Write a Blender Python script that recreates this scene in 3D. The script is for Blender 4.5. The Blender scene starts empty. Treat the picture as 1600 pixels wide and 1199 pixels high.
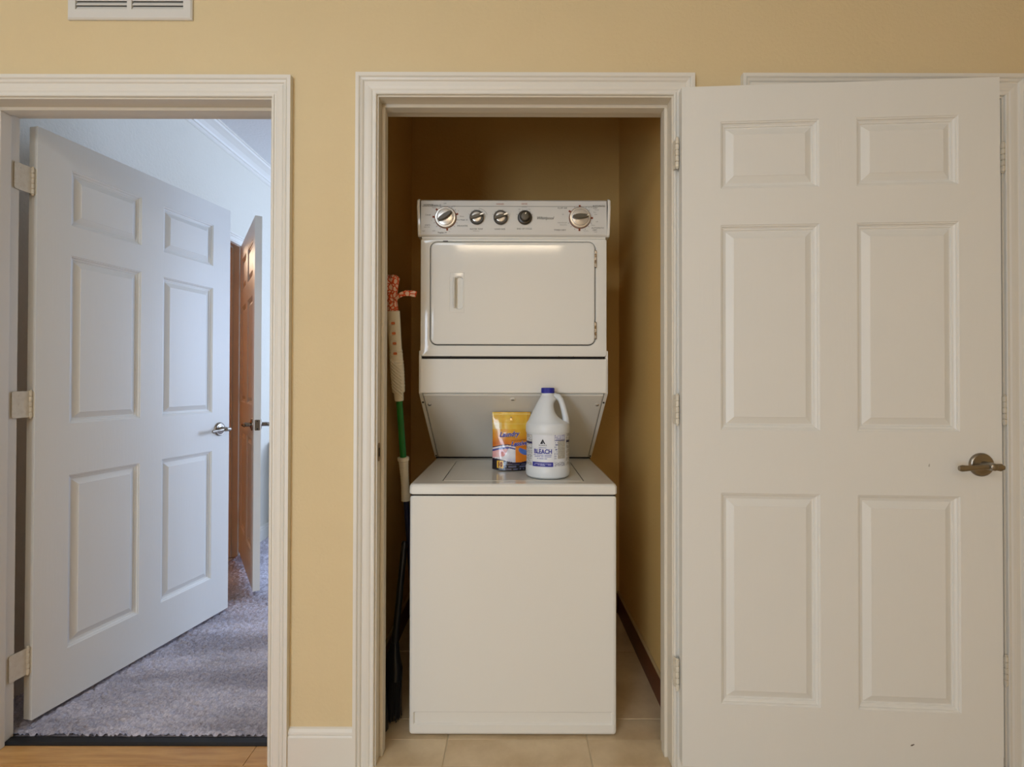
import bpy, bmesh, math, random
from mathutils import Vector, Matrix, noise
random.seed(7)
PI = math.pi
S = bpy.context.scene
COL = S.collection

# ------------------------------------------------------------------ camera
cd = bpy.data.cameras.new('camera'); cam = bpy.data.objects.new('camera', cd); COL.objects.link(cam)
cd.sensor_width = 36.0; cd.lens = 36.0*808/1600; cd.clip_start = 0.02; cd.clip_end = 60
cd.shift_y = -0.0061; cd.shift_x = -0.0006
cam.matrix_world = Matrix.Translation((0, -1.603, 1.185)) @ Matrix.Rotation(math.radians(90.51), 4, 'X') @ Matrix.Rotation(math.radians(0.13), 4, 'Z')
S.camera = cam

# ------------------------------------------------------------------ colour management, world
S.view_settings.view_transform = 'Standard'; S.view_settings.look = 'None'
S.view_settings.gamma = 1.0; S.view_settings.use_curve_mapping = False
S.view_settings.exposure = 0.0
w = bpy.data.worlds.new('world'); S.world = w; w.use_nodes = True
w.node_tree.nodes['Background'].inputs[0].default_value = (0.6, 0.7, 0.9, 1)
w.node_tree.nodes['Background'].inputs[1].default_value = 0.05

# ------------------------------------------------------------------ lights
def area(name, loc, look, sx, sy, power, color):
    l = bpy.data.lights.new(name, 'AREA'); l.shape = 'RECTANGLE'; l.size = sx; l.size_y = sy
    l.energy = power; l.color = color
    o = bpy.data.objects.new(name, l); COL.objects.link(o); o.location = loc
    o.rotation_euler = (Vector(look)-Vector(loc)).to_track_quat('-Z', 'Y').to_euler()
    return o
area('hall_window_fill', (-1.75, -4.40, 1.10), (-0.4, 0, 1.0), 1.3, 2.0, 71, (0.79, 0.97, 1.20))  # unseen window, stretched to the floor as added fill for the slanted panel
area('hall_ceiling_panel', (-1.0, -2.1, 2.74), (-0.85, -1.2, 0.0), 1.2, 0.7, 20, (0.82, 0.97, 1.15))
area('bedroom_window_daylight', (2.4, 2.9, 1.55), (-1.6, 1.2, 1.1), 2.0, 1.6, 122, (0.54, 0.72, 1.08))
area('bedroom_window_daylight', (0.4, 4.6, 1.7), (-1.2, 1.0, 0.3), 1.4, 1.4, 40, (0.54, 0.72, 1.08))
area('bathroom_vanity_light', (-2.45, 2.45, 2.2), (-2.2, 1.4, 1.0), 0.7, 0.2, 9, (1.0, 0.74, 0.52))
HALL_LAMP = 15.0; BATH_LAMP = 8.0

# ------------------------------------------------------------------ materials
def lin(c):
    r = []
    for v in c:
        v /= 255.0
        r.append(v/12.92 if v <= 0.04045 else ((v+0.055)/1.055)**2.4)
    return tuple(r)+(1.0,)
MATS = {}
def mat(name, rgb, rough=0.5, metal=0.0, bump=None, vary=None, emit=None, coat=0.0, spec=0.5, attr=None):
    """bump = (scale, strength, distance); vary = (scale, second colour, stretch)"""
    if name in MATS: return MATS[name]
    m = bpy.data.materials.new(name); m.use_nodes = True
    nt = m.node_tree; N = nt.nodes; L = nt.links; p = N['Principled BSDF']
    p.inputs['Base Color'].default_value = lin(rgb); p.inputs['Roughness'].default_value = rough
    p.inputs['Metallic'].default_value = metal; p.inputs['Coat Weight'].default_value = coat
    p.inputs['Specular IOR Level'].default_value = spec
    tc = N.new('ShaderNodeTexCoord')
    if vary:
        mp = N.new('ShaderNodeMapping'); L.new(tc.outputs['Object'], mp.inputs[0])
        mp.inputs['Scale'].default_value = vary[2] if len(vary) > 2 else (1, 1, 1)
        n = N.new('ShaderNodeTexNoise'); n.inputs['Scale'].default_value = vary[0]; n.inputs['Detail'].default_value = 6
        n.inputs['Roughness'].default_value = 0.6
        L.new(mp.outputs[0], n.inputs['Vector'])
        r = N.new('ShaderNodeValToRGB'); r.color_ramp.elements[0].position = 0.32; r.color_ramp.elements[1].position = 0.68
        r.color_ramp.elements[0].color = lin(rgb); r.color_ramp.elements[1].color = lin(vary[1])
        L.new(n.outputs['Fac'], r.inputs[0]); L.new(r.outputs[0], p.inputs['Base Color'])
    if attr:
        a = N.new('ShaderNodeVertexColor'); a.layer_name = attr
        L.new(a.outputs[0], p.inputs['Base Color'])
    if bump:
        mp = N.new('ShaderNodeMapping'); L.new(tc.outputs['Object'], mp.inputs[0])
        mp.inputs['Scale'].default_value = bump[3] if len(bump) > 3 else (1, 1, 1)
        n = N.new('ShaderNodeTexNoise'); n.inputs['Scale'].default_value = bump[0]; n.inputs['Detail'].default_value = 3
        L.new(mp.outputs[0], n.inputs['Vector'])
        b = N.new('ShaderNodeBump'); b.inputs['Strength'].default_value = bump[1]; b.inputs['Distance'].default_value = bump[2]
        L.new(n.outputs['Fac'], b.inputs['Height']); L.new(b.outputs[0], p.inputs['Normal'])
    if emit:
        p.inputs['Emission Color'].default_value = lin(emit[0]); p.inputs['Emission Strength'].default_value = emit[1]
    MATS[name] = m
    return m
M = {}
M['wall'] = mat('cream_wall', (226, 204, 160), 0.75, bump=(90, 0.4, 0.004), vary=(1.3, (222, 199, 154)))
M['closet_wall'] = mat('closet_wall_bounce_tint', (228, 188, 116), 0.8, bump=(90, 0.35, 0.004))  # same paint as the hall; warmth of bounced light put into the colour
M['bed_wall'] = mat('bedroom_wall', (226, 220, 205), 0.8, bump=(70, 0.5, 0.005))
M['bath_wall'] = mat('bath_wall', (214, 160, 100), 0.8)
M['ceiling'] = mat('white_ceiling', (232, 230, 226), 0.9, bump=(60, 0.4, 0.005))
M['trim'] = mat('white_trim_paint', (232, 226, 214), 0.38, bump=(8, 0.12, 0.002))
M['door'] = mat('white_door_paint', (232, 229, 221), 0.42, bump=(22, 0.22, 0.0015, (6, 6, 0.5)))
M['jamb'] = mat('white_jamb_paint', (224, 214, 196), 0.45)
M['hinge'] = mat('painted_hinge', (226, 217, 198), 0.4, vary=(60, (214, 202, 180)))
M['gap'] = mat('dark_gap', (28, 22, 16), 0.9)
M['nickel'] = mat('satin_nickel', (150, 140, 128), 0.27, 1.0)
M['pewter'] = mat('dark_nickel', (152, 144, 132), 0.3, 1.0)
M['brass'] = mat('aged_brass', (140, 118, 84), 0.35, 1.0)
M['tile'] = mat('beige_tile', (226, 204, 168), 0.42, vary=(5, (198, 172, 134)), bump=(25, 0.2, 0.002))
M['grout'] = mat('grout', (214, 196, 164), 0.9)
M['skirt'] = mat('brown_tile_base', (112, 58, 30), 0.4, vary=(6, (90, 44, 22)))
M['skirt_cap'] = mat('grout_cap', (190, 160, 112), 0.8)
M['wood'] = mat('tan_laminate', (222, 170, 104), 0.35, vary=(3.5, (190, 134, 72), (1.2, 12, 1)))
M['strip'] = mat('black_rubber', (18, 18, 22), 0.5)
M['carpet'] = mat('grey_carpet', (232, 226, 234), 0.95, vary=(160, (182, 174, 184)), spec=0.1)
M['white'] = mat('white_enamel', (236, 232, 222), 0.07)
M['white_in'] = mat('white_plastic', (226, 220, 206), 0.35)
M['grey_panel'] = mat('grey_white_enamel', (232, 228, 218), 0.3)
M['console'] = mat('console_film', (218, 214, 206), 0.35)
M['chrome'] = mat('dial_silver', (214, 208, 198), 0.25, 0.6)
M['knob_dark'] = mat('knob_charcoal', (58, 50, 38), 0.35)
M['knob_grey'] = mat('knob_grey', (88, 80, 64), 0.4)
M['dial_ring'] = mat('dial_copper_ring', (132, 84, 52), 0.4)
M['ink'] = mat('dark_ink', (70, 68, 62), 0.7)
M['ink_soft'] = mat('soft_ink', (136, 132, 122), 0.7)
M['ink_red'] = mat('red_ink', (172, 92, 60), 0.7)
M['jug'] = mat('white_hdpe', (226, 230, 232), 0.35)
M['cap'] = mat('blue_cap', (34, 34, 150), 0.4)
M['blue_ink'] = mat('blue_ink', (40, 42, 150), 0.6)
M['black_ink'] = mat('black_ink', (26, 26, 40), 0.6)
M['white_ink'] = mat('white_ink', (225, 225, 235), 0.6)
M['label'] = mat('label_print', (255, 255, 255), 0.45, attr='print')
M['pouch'] = mat('pouch_foil', (255, 255, 255), 0.25, attr='print', coat=0.6, bump=(35, 0.35, 0.004))
M['mop_white'] = mat('mop_white_plastic', (236, 228, 210), 0.45)
M['mop_green'] = mat('mop_green_metal', (18, 116, 44), 0.3)
M['navy'] = mat('navy_metal', (22, 26, 62), 0.35)
M['black'] = mat('black_plastic', (20, 20, 24), 0.4)
M['bristle'] = mat('black_bristle', (24, 22, 24), 0.8)
M['orange'] = mat('orange_plastic', (214, 116, 66), 0.5)
def carpet_streaks(m):   # brushed pile: broad lighter and darker strokes
    nt = m.node_tree; N = nt.nodes; L = nt.links; p = N['Principled BSDF']
    src = p.inputs['Base Color'].links[0].from_socket
    tc = N.new('ShaderNodeTexCoord'); mp = N.new('ShaderNodeMapping'); mp.inputs['Rotation'].default_value = (0, 0, 0.6); mp.inputs['Scale'].default_value = (1.2, 3.2, 1)
    n = N.new('ShaderNodeTexNoise'); n.inputs['Scale'].default_value = 1.5; n.inputs['Detail'].default_value = 2
    r = N.new('ShaderNodeValToRGB'); r.color_ramp.elements[0].position = 0.4; r.color_ramp.elements[1].position = 0.6
    r.color_ramp.elements[0].color = (0.66, 0.65, 0.65, 1); r.color_ramp.elements[1].color = (1, 1, 1, 1)
    mx = N.new('ShaderNodeMix'); mx.data_type = 'RGBA'; mx.blend_type = 'MULTIPLY'; mx.inputs[0].default_value = 1.0
    L.new(tc.outputs['Object'], mp.inputs[0]); L.new(mp.outputs[0], n.inputs['Vector']); L.new(n.outputs['Fac'], r.inputs[0])
    L.new(src, mx.inputs[6]); L.new(r.outputs[0], mx.inputs[7]); L.new(mx.outputs[2], p.inputs['Base Color'])
carpet_streaks(M['carpet'])
M['dark_wood'] = mat('dark_wood', (62, 46, 36), 0.4, vary=(4, (44, 32, 26), (1, 1, 8)))
M['vent'] = mat('vent_white', (222, 218, 210), 0.45)
M['scuff'] = mat('scuff_grey', (110, 98, 84), 0.8)
M['scuff_faint'] = mat('scuff_faint', (190, 184, 172), 0.7)
M['brown_ink'] = mat('brown_ink', (128, 44, 18), 0.6)
M['vent_shadow'] = mat('vent_inside', (120, 118, 112), 0.8)
M['lamp'] = mat('lamp_diffuser', (255, 250, 240), 0.6, emit=((255, 232, 200), HALL_LAMP))
M['bath_lamp'] = mat('bath_lamp_glass', (255, 220, 170), 0.5, emit=((255, 186, 112), BATH_LAMP))
# mop fabric: pale blotches with orange veins
def fabric():
    m = mat('mop_fabric', (230, 190, 170), 0.95, bump=(160, 0.5, 0.003))
    nt = m.node_tree; N = nt.nodes; L = nt.links
    tc = N.new('ShaderNodeTexCoord'); v = N.new('ShaderNodeTexVoronoi'); v.feature = 'DISTANCE_TO_EDGE'
    v.inputs['Scale'].default_value = 62
    r = N.new('ShaderNodeValToRGB'); r.color_ramp.elements[0].position = 0.06; r.color_ramp.elements[1].position = 0.15
    r.color_ramp.elements[0].color = lin((220, 84, 34)); r.color_ramp.elements[1].color = lin((244, 204, 180))
    L.new(tc.outputs['Object'], v.inputs['Vector']); L.new(v.outputs['Distance'], r.inputs[0])
    L.new(r.outputs[0], N['Principled BSDF'].inputs['Base Color'])
    return m
M['fabric'] = fabric()

# ------------------------------------------------------------------ helpers
def link(name, me, m=None, parent=None, loc=None, rot=None):
    o = bpy.data.objects.new(name, me); COL.objects.link(o)
    if m is not None and me is not None and not me.materials: me.materials.append(m)
    if parent: o.parent = parent
    if loc: o.location = loc
    if rot: o.rotation_euler = rot
    return o
def mesh(bm, smooth=None):
    bmesh.ops.recalc_face_normals(bm, faces=bm.faces)
    me = bpy.data.meshes.new('m')
    if smooth is not None:
        for e in bm.edges:
            e.smooth = (len(e.link_faces) == 2 and e.calc_face_angle(0) < smooth)
        for f in bm.faces: f.smooth = True
    bm.to_mesh(me); bm.free(); me.name = 'mesh'
    return me
def obj(name, bm, m, parent=None, smooth=None, loc=None, rot=None, label=None):
    me = mesh(bm, smooth); o = link(name, me, m, parent, loc, rot)
    if label: o['label'] = label
    return o
def empty(name, loc=(0, 0, 0), rz=0):
    o = bpy.data.objects.new(name, None); COL.objects.link(o); o.location = loc; o.rotation_euler = (0, 0, rz)
    o.empty_display_size = 0.05
    return o
def tag(o, label, cat, group=None):
    o['label'] = label; o['category'] = cat
    if group: o['group'] = group
    return o
def struct(o): o['kind'] = 'structure'; return o
def box(bm, x0, x1, y0, y1, z0, z1, bev=0, seg=2):
    r = bmesh.ops.create_cube(bm, size=1.0)
    vs = r['verts']
    for v in vs:
        v.co = Vector((x0+(v.co.x+.5)*(x1-x0), y0+(v.co.y+.5)*(y1-y0), z0+(v.co.z+.5)*(z1-z0)))
    if bev:
        es = {e for v in vs for e in v.link_edges}
        bmesh.ops.bevel(bm, geom=list(es), offset=bev, segments=seg, affect='EDGES', profile=0.5)
def bx(*a, **k):
    bm = bmesh.new(); box(bm, *a, **k); return bm
def loft(bm, loops, cap0=True, cap1=True):
    vl = [[bm.verts.new(p) for p in lp] for lp in loops]
    n = len(vl[0])
    for a, b in zip(vl, vl[1:]):
        for i in range(n):
            j = (i+1) % n
            try: bm.faces.new((a[i], a[j], b[j], b[i]))
            except ValueError: pass
    if cap0: bm.faces.new(vl[0][::-1])
    if cap1: bm.faces.new(vl[-1])
    return vl
def rrect(x0, x1, z0, z1, r, n=4):
    """rounded rectangle loop in (a, b) plane"""
    pts = []
    for cx, cz, a0 in ((x1-r, z1-r, 0), (x0+r, z1-r, 90), (x0+r, z0+r, 180), (x1-r, z0+r, 270)):
        for k in range(n+1):
            a = math.radians(a0+90*k/n); pts.append((cx+r*math.cos(a), cz+r*math.sin(a)))
    return pts
def xz(pts, y): return [(p[0], y, p[1]) for p in pts]
def lathe(bm, prof, n=24, M4=None, cap=True, fn=None):
    loops = []
    for r, z in prof:
        lp = []
        for i in range(n):
            a = 2*PI*i/n; p = Vector((r*math.cos(a), r*math.sin(a), z))
            if fn: p = fn(p, a)
            if M4: p = M4 @ p
            lp.append(p)
        loops.append(lp)
    loft(bm, loops, cap, cap)
def tube(bm, pts, r, n=10, flat=1.0, up=Vector((0, 0, 1))):
    pts = [Vector(p) for p in pts]; rs = r if isinstance(r, (list, tuple)) else [r]*len(pts)
    loops = []
    for i, p in enumerate(pts):
        d = (pts[min(i+1, len(pts)-1)]-pts[max(i-1, 0)]).normalized()
        s = d.cross(up)
        s = s.normalized() if s.length > 1e-4 else Vector((1, 0, 0))
        u = s.cross(d).normalized()
        loops.append([p+s*rs[i]*math.cos(2*PI*k/n)*flat+u*rs[i]*math.sin(2*PI*k/n) for k in range(n)])
    loft(bm, loops)
def cyl_y(cx, cz, r, y0, y1, n=24, ch=0.0):
    """loops for a cylinder whose axis is Y; y0 back, y1 front"""
    def c(rr, y): return [(cx+rr*math.cos(2*PI*i/n), y, cz+rr*math.sin(2*PI*i/n)) for i in range(n)]
    if ch: return [c(r, y0), c(r, y1+(ch if y1 < y0 else -ch)), c(r-ch, y1)]
    return [c(r, y0), c(r, y1)]
def text_mesh(body, size, shear=0.0, offset=0.0, align='CENTER', res=2, space=1.0):
    c = bpy.data.curves.new('t', 'FONT'); c.body = body; c.size = size; c.align_x = align; c.align_y = 'CENTER'
    c.shear = shear; c.offset = offset; c.resolution_u = res; c.space_character = space
    o = bpy.data.objects.new('t', c); COL.objects.link(o)
    dg = bpy.context.evaluated_depsgraph_get(); me = bpy.data.meshes.new_from_object(o.evaluated_get(dg))
    bpy.data.objects.remove(o); bpy.data.curves.remove(c)
    me.materials.clear()
    return me
def text(body, size, x, z, y, m, parent, name='lettering', **k):
    """lettering on a face that looks toward -Y"""
    me = text_mesh(body, size, **k)
    return link(name, me, m, parent, (x, y, z), (PI/2, 0, 0))

# ------------------------------------------------------------------ setting: walls
HC = 2.755    # ceiling height
WT = 0.12     # wall thickness
def wall_y(name, y0, y1, x0, x1, z1, m, openings=()):
    """wall running along X; openings = (xa, xb, ztop)"""
    bm = bmesh.new(); cur = x0
    for a, b, zt in sorted(openings):
        box(bm, cur, a, y0, y1, 0, z1); box(bm, a, b, y0, y1, zt, z1); cur = b
    box(bm, cur, x1, y0, y1, 0, z1)
    bmesh.ops.remove_doubles(bm, verts=bm.verts, dist=1e-5)
    return struct(obj(name, bm, m))
def wall_x(name, x0, x1, y0, y1, z1, m, openings=()):
    bm = bmesh.new(); cur = y0
    for a, b, zt in sorted(openings):
        box(bm, x0, x1, cur, a, 0, z1); box(bm, x0, x1, a, b, zt, z1); cur = b
    box(bm, x0, x1, cur, y1, 0, z1)
    return struct(obj(name, bm, m))
JT = 0.018    # jamb board thickness
LJ = (-1.652, -0.753, 2.063)   # left doorway: jamb faces and head
CJ = (-0.419, 0.493, 2.072)    # closet
RJ = (0.775, 1.520, 2.072)     # right doorway
ops = [(a-JT, b+JT, h+JT) for a, b, h in (LJ, CJ, RJ)]
wall_y('wall_front', 0, WT-0.01, -3.0, 3.0, HC, M['wall'], ops)
# back skins of the front wall, in the materials of the rooms behind
wall_y('wall_bedroom_front', WT-0.01, WT, -1.97, -0.62, HC, M['bed_wall'], [ops[0]])
wall_y('wall_closet_front', WT-0.01, WT, -0.62, 0.65, HC, M['closet_wall'], [ops[1]])
wall_x('wall_left', -3.1, -3.0, -4.6, 0.12, HC, M['wall'])
wall_x('wall_right', 3.0, 3.1, -4.6, 0.12, HC, M['wall'])
wall_y('wall_back', -4.6, -4.5, -3.0, 3.0, HC, M['wall'])
struct(obj('ceiling', bx(-3.1, 3.1, -4.6, WT, HC, HC+0.1), M['ceiling']))
# closet shell
CLX0, CLX1, CLY = -0.525, 0.55, 1.07
wall_x('wall_closet_left', CLX0-0.095, CLX0, WT, CLY+0.1, HC, M['closet_wall'])
wall_x('wall_closet_right', CLX1, CLX1+0.1, WT, CLY+0.1, HC, M['closet_wall'])
wall_y('wall_closet_back', CLY, CLY+0.1, CLX0, CLX1, HC, M['closet_wall'])
struct(obj('ceiling', bx(CLX0, CLX1, WT, CLY, HC, HC+0.1), M['ceiling']))
# bedroom shell
BLX = -1.85
IJ = (1.075, 1.888, 2.095)     # inner doorway in the bedroom's left wall
wall_x('wall_bedroom_left', BLX-WT, BLX, WT, 4.9, HC, M['bed_wall'], [(IJ[0]-JT, IJ[1]+JT, IJ[2]+JT)])
wall_x('wall_bedroom_partition', CLX0-0.1, CLX0-0.0951, WT, CLY+0.1, HC, M['bed_wall'])
wall_y('wall_bedroom_closet', CLY+0.1, CLY+0.11, CLX0-0.1, 2.6, HC, M['bed_wall'])
wall_y('wall_bedroom_far', 4.9, 5.0, BLX-WT, 2.6, HC, M['bed_wall'])
wall_x('wall_bedroom_right', 2.6, 2.7, WT, 4.9, HC, M['bed_wall'])
struct(obj('ceiling', bx(BLX-WT, 2.7, WT, 5.0, HC, HC+0.1), M['ceiling'])).location.z = 0.001
# bathroom shell
wall_x('wall_bath_left', -3.5, -3.4, 0.6, 2.85, 2.5, M['bath_wall'])
wall_y('wall_bath_near', 0.6, 0.7, -3.4, BLX-WT, 2.5, M['bath_wall'])
wall_y('wall_bath_far', 2.75, 2.85, -3.4, BLX-WT, 2.5, M['bath_wall'])
struct(obj('ceiling', bx(-3.5, BLX-WT, 0.6, 2.85, 2.5, 2.6), M['ceiling']))

# ------------------------------------------------------------------ floors
fl = struct(obj('floor', bx(-3.5, 3.1, -4.6, 5.0, -0.14, -0.003), M['grout']))
def tiles(x0, x1, y0, y1, parent, ox=-0.2125, oy=0.224, px=0.4625, py=0.458, g=0.0045):
    ks = range(int((x0-ox)//px)-1, int((x1-ox)//px)+2); js = range(int((y0-oy)//py)-1, int((y1-oy)//py)+2)
    for k in ks:
        for j in js:
            a, b = max(x0, ox+k*px+g/2), min(x1, ox+(k+1)*px-g/2)
            c, d = max(y0, oy+j*py+g/2), min(y1, oy+(j+1)*py-g/2)
            if b-a < 0.01 or d-c < 0.01: continue
            dz = random.uniform(-0.0005, 0.0003)
            bm = bmesh.new()
            box(bm, a-(a+b)/2, b-(a+b)/2, c-(c+d)/2, d-(c+d)/2, -0.0029, 0, bev=0.0008, seg=1)
            obj('tile', bm, M['tile'], parent, loc=((a+b)/2, (c+d)/2, dz))
tiles(-0.60, 2.95, -1.7, 0.0, fl)
tiles(CJ[0], CJ[1], 0.0, WT, fl)
tiles(CLX0, CLX1, WT, CLY, fl)
tiles(-3.4, BLX-0.06, 0.7, 2.75, fl, ox=-3.3, oy=0.8, px=0.33, py=0.33)
struct(obj('floor', bx(-3.0, 3.0, -4.5, -1.7, -0.0029, -0.001), M['tile']))
plank0 = None
for r in range(13):
    y1 = 0.086-r*0.135; y0 = y1-0.1335
    xx = -3.0 - random.uniform(0, 0.9)
    while xx < -0.62:
        a, b = max(xx, -2.98), min(xx+1.21, -0.605)
        if y1 > 0.001: a, b = max(a, LJ[0]), min(b, LJ[1])
        if b-a > 0.03:
            if y1 > 0.001:
                # first row: the strip inside the doorway
                obj('plank', bx(a, b, 0.0015, y1, -0.0029, 0.0, bev=0.0008, seg=1), M['wood'], fl)
            else:
                obj('plank', bx(a, b, y0, y1, -0.0029, 0.0, bev=0.0008, seg=1), M['wood'], fl)
        xx += 1.2115
    if y1 > 0.001:
        for a, b in ((-2.98, -1.45), (-1.448, -0.605)):
            obj('plank', bx(a, b, y0, 0.0, -0.0029, 0.0, bev=0.0008, seg=1), M['wood'], fl)
# threshold strip
bm = bmesh.new()
loft(bm, [[(x, 0.0865, -0.0028), (x, 0.0865, 0.004), (x, 0.092, 0.008), (x, 0.112, 0.010), (x, 0.119, 0.008), (x, 0.119, -0.0028)] for x in (LJ[0]+0.001, LJ[1]-0.001)])
o = obj('threshold_strip', bm, M['strip']); tag(o, 'black rubber threshold strip between tan wood floor and grey carpet', 'threshold')
# carpet with pile as real relief
def carpet():
    x0, x1, y0, y1, p = BLX+0.004, -0.63, 0.1195, 4.4, 0.0068
    nx = int((x1-x0)/p); ny = int((y1-y0)/p)
    vs = []; rnd = random.Random(3)
    for j in range(ny+1):
        for i in range(nx+1):
            x = x0+i*(x1-x0)/nx; y = y0+j*(y1-y0)/ny
            z = 0.006+0.013*rnd.random()
            if 0 < i < nx and 0 < j < ny: x += (rnd.random()-.5)*0.005; y += (rnd.random()-.5)*0.005
            vs.append((x, y, z))
    fs = [(j*(nx+1)+i, j*(nx+1)+i+1, (j+1)*(nx+1)+i+1, (j+1)*(nx+1)+i) for j in range(ny) for i in range(nx)]
    me = bpy.data.meshes.new('carpet'); me.from_pydata(vs, [], fs); me.update()
    me.polygons.foreach_set('use_smooth', [True]*len(fs))
    return me
cp = link('carpet', carpet(), M['carpet']); cp['kind'] = 'stuff'; cp['label'] = 'grey looped carpet on the bedroom floor behind the open left door'; cp['category'] = 'carpet'
struct(obj('floor', bx(-0.625, 2.6, CLY+0.11, 4.9, -0.0029, 0.012), M['carpet']))
struct(obj('floor', bx(BLX, -0.63, WT, 4.9, -0.0029, 0.004), M['carpet']))

# ------------------------------------------------------------------ casings, jambs, stops
PROF = [(0, 0), (0, .0075), (.002, .0095), (.006, .0095), (.008, .0065), (.012, .0065), (.016, .009), (.024, .0105), (.034, .011),
        (.036, .009), (.038, .010), (.041, .014), (.047, .0165), (.0485, .0145), (.050, .0175), (.0525, .0195), (.062, .0195), (.062, 0)]
def casing_leg(xin, side, ztop, parent, T=None, prof=PROF):
    lo = [(xin+side*u, -t, 0.0) for u, t in prof]; hi = [(xin+side*u, -t, ztop+u) for u, t in prof]
    bm = bmesh.new(); loft(bm, [lo, hi])
    if T: bmesh.ops.transform(bm, matrix=T, verts=bm.verts)
    return obj('casing_leg', bm, M['trim'], parent)
def casing_head(x0, x1, ztop, parent, T=None):
    lo = [(x0-u, -t, ztop+u) for u, t in PROF]; hi = [(x1+u, -t, ztop+u) for u, t in PROF]
    bm = bmesh.new(); loft(bm, [lo, hi])
    if T: bmesh.ops.transform(bm, matrix=T, verts=bm.verts)
    return obj('casing_head', bm, M['trim'], parent)
def frame(name, J, stop_y, T=None):
    a, b, h = J
    r = struct(empty(name))
    casing_leg(a-.005, -1, h+.005, r, T); casing_leg(b+.005, 1, h+.005, r, T); casing_head(a-.005, b+.005, h+.005, r, T)
    def part(nm, *bb, **k):
        bm = bx(*bb, **k)
        if T: bmesh.ops.transform(bm, matrix=T, verts=bm.verts)
        return obj(nm, bm, M['jamb'], r)
    e = 0.0006
    part('jamb', a-JT+e, a, -0.0005, WT+.001, 0, h); part('jamb', b, b+JT-e, -0.0005, WT+.001, 0, h)
    part('head_jamb', a-JT+e, b+JT-e, -0.0005, WT+.001, h, h+JT-e)
    s0, s1 = stop_y
    part('stop', a, a+.011, s0, s1, 0, h-.011, bev=.002); part('stop', b-.011, b, s0, s1, 0, h-.011, bev=.002)
    part('stop', a, b, s0, s1, h-.011, h, bev=.002)
    return r
f1 = frame('trim_1', LJ, (.045, .082)); f2 = frame('trim_2', CJ, (.040, .075)); f3 = frame('trim_3', RJ, (.040, .075))
# inner doorway frame: frame built along X then turned so that its room side looks toward +X
Ti = Matrix.Translation((BLX, 0, 0)) @ Matrix.Rotation(math.radians(90), 4, 'Z')
f4 = frame('trim_4', IJ, (.040, .075), Ti)
# baseboards
BB = [(0, 0), (0, .014), (.095, .014), (.100, .010), (.104, .012), (.110, .011), (.118, .006), (.121, 0)]   # (z, thickness)
def baseboard(name, p0, p1, n, m=None, prof=BB):
    """from p0 to p1 along wall whose room normal is n"""
    bm = bmesh.new()
    loft(bm, [[(p[0]+n[0]*t, p[1]+n[1]*t, z) for z, t in prof] for p in (p0, p1)])
    return struct(obj(name, bm, m or M['trim']))
baseboard('baseboard_front', (LJ[1]+.067, 0), (CJ[0]-.067, 0), (0, -1))
baseboard('baseboard_front', (CJ[1]+.067, 0), (RJ[0]-.067, 0), (0, -1))
baseboard('baseboard_front', (RJ[1]+.067, 0), (2.99, 0), (0, -1))
baseboard('baseboard_front', (-2.99, 0), (LJ[0]-.067, 0), (0, -1))
baseboard('baseboard_bedroom_left', (BLX, IJ[1]+.067), (BLX, 4.89), (1, 0))
baseboard('baseboard_bedroom_left', (BLX, WT+.002), (BLX, IJ[0]-.067), (1, 0))
SK = [(0.0005, 0), (0.0005, .009), (.100, .009), (.102, .007), (.102, 0)]
SC = [(.1022, 0), (.1022, .010), (.109, .004), (.110, 0)]
for nm, a, b, n in (('right', (CLX1, WT+.001), (CLX1, CLY-.001), (-1, 0)), ('left', (CLX0, WT+.001), (CLX0, CLY-.001), (1, 0)), ('back', (CLX0+.01, CLY), (CLX1-.01, CLY), (0, -1))):
    baseboard('baseboard_closet_'+nm, a, b, n, M['skirt'], SK)
    baseboard('trim_closet_'+nm, a, b, n, M['skirt_cap'], SC)
# crown moulding in the bedroom: (distance from wall, drop from ceiling)
CR = [(0, 0), (.092, 0), (.092, .010), (.084, .013), (.080, .022), (.066, .030), (.045, .044), (.028, .062), (.022, .072), (.014, .074), (.012, .086), (.006, .092), (0, .094)]
bm = bmesh.new(); loft(bm, [[(BLX+d, y, HC-q) for d, q in CR] for y in (WT+.002, 4.89)])
struct(obj('trim_crown_left', bm, M['trim']))
bm = bmesh.new(); loft(bm, [[(x, 4.9-d, HC-q) for d, q in CR] for x in (BLX+.002, 2.59)])
struct(obj('trim_crown_far', bm, M['trim']))

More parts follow.
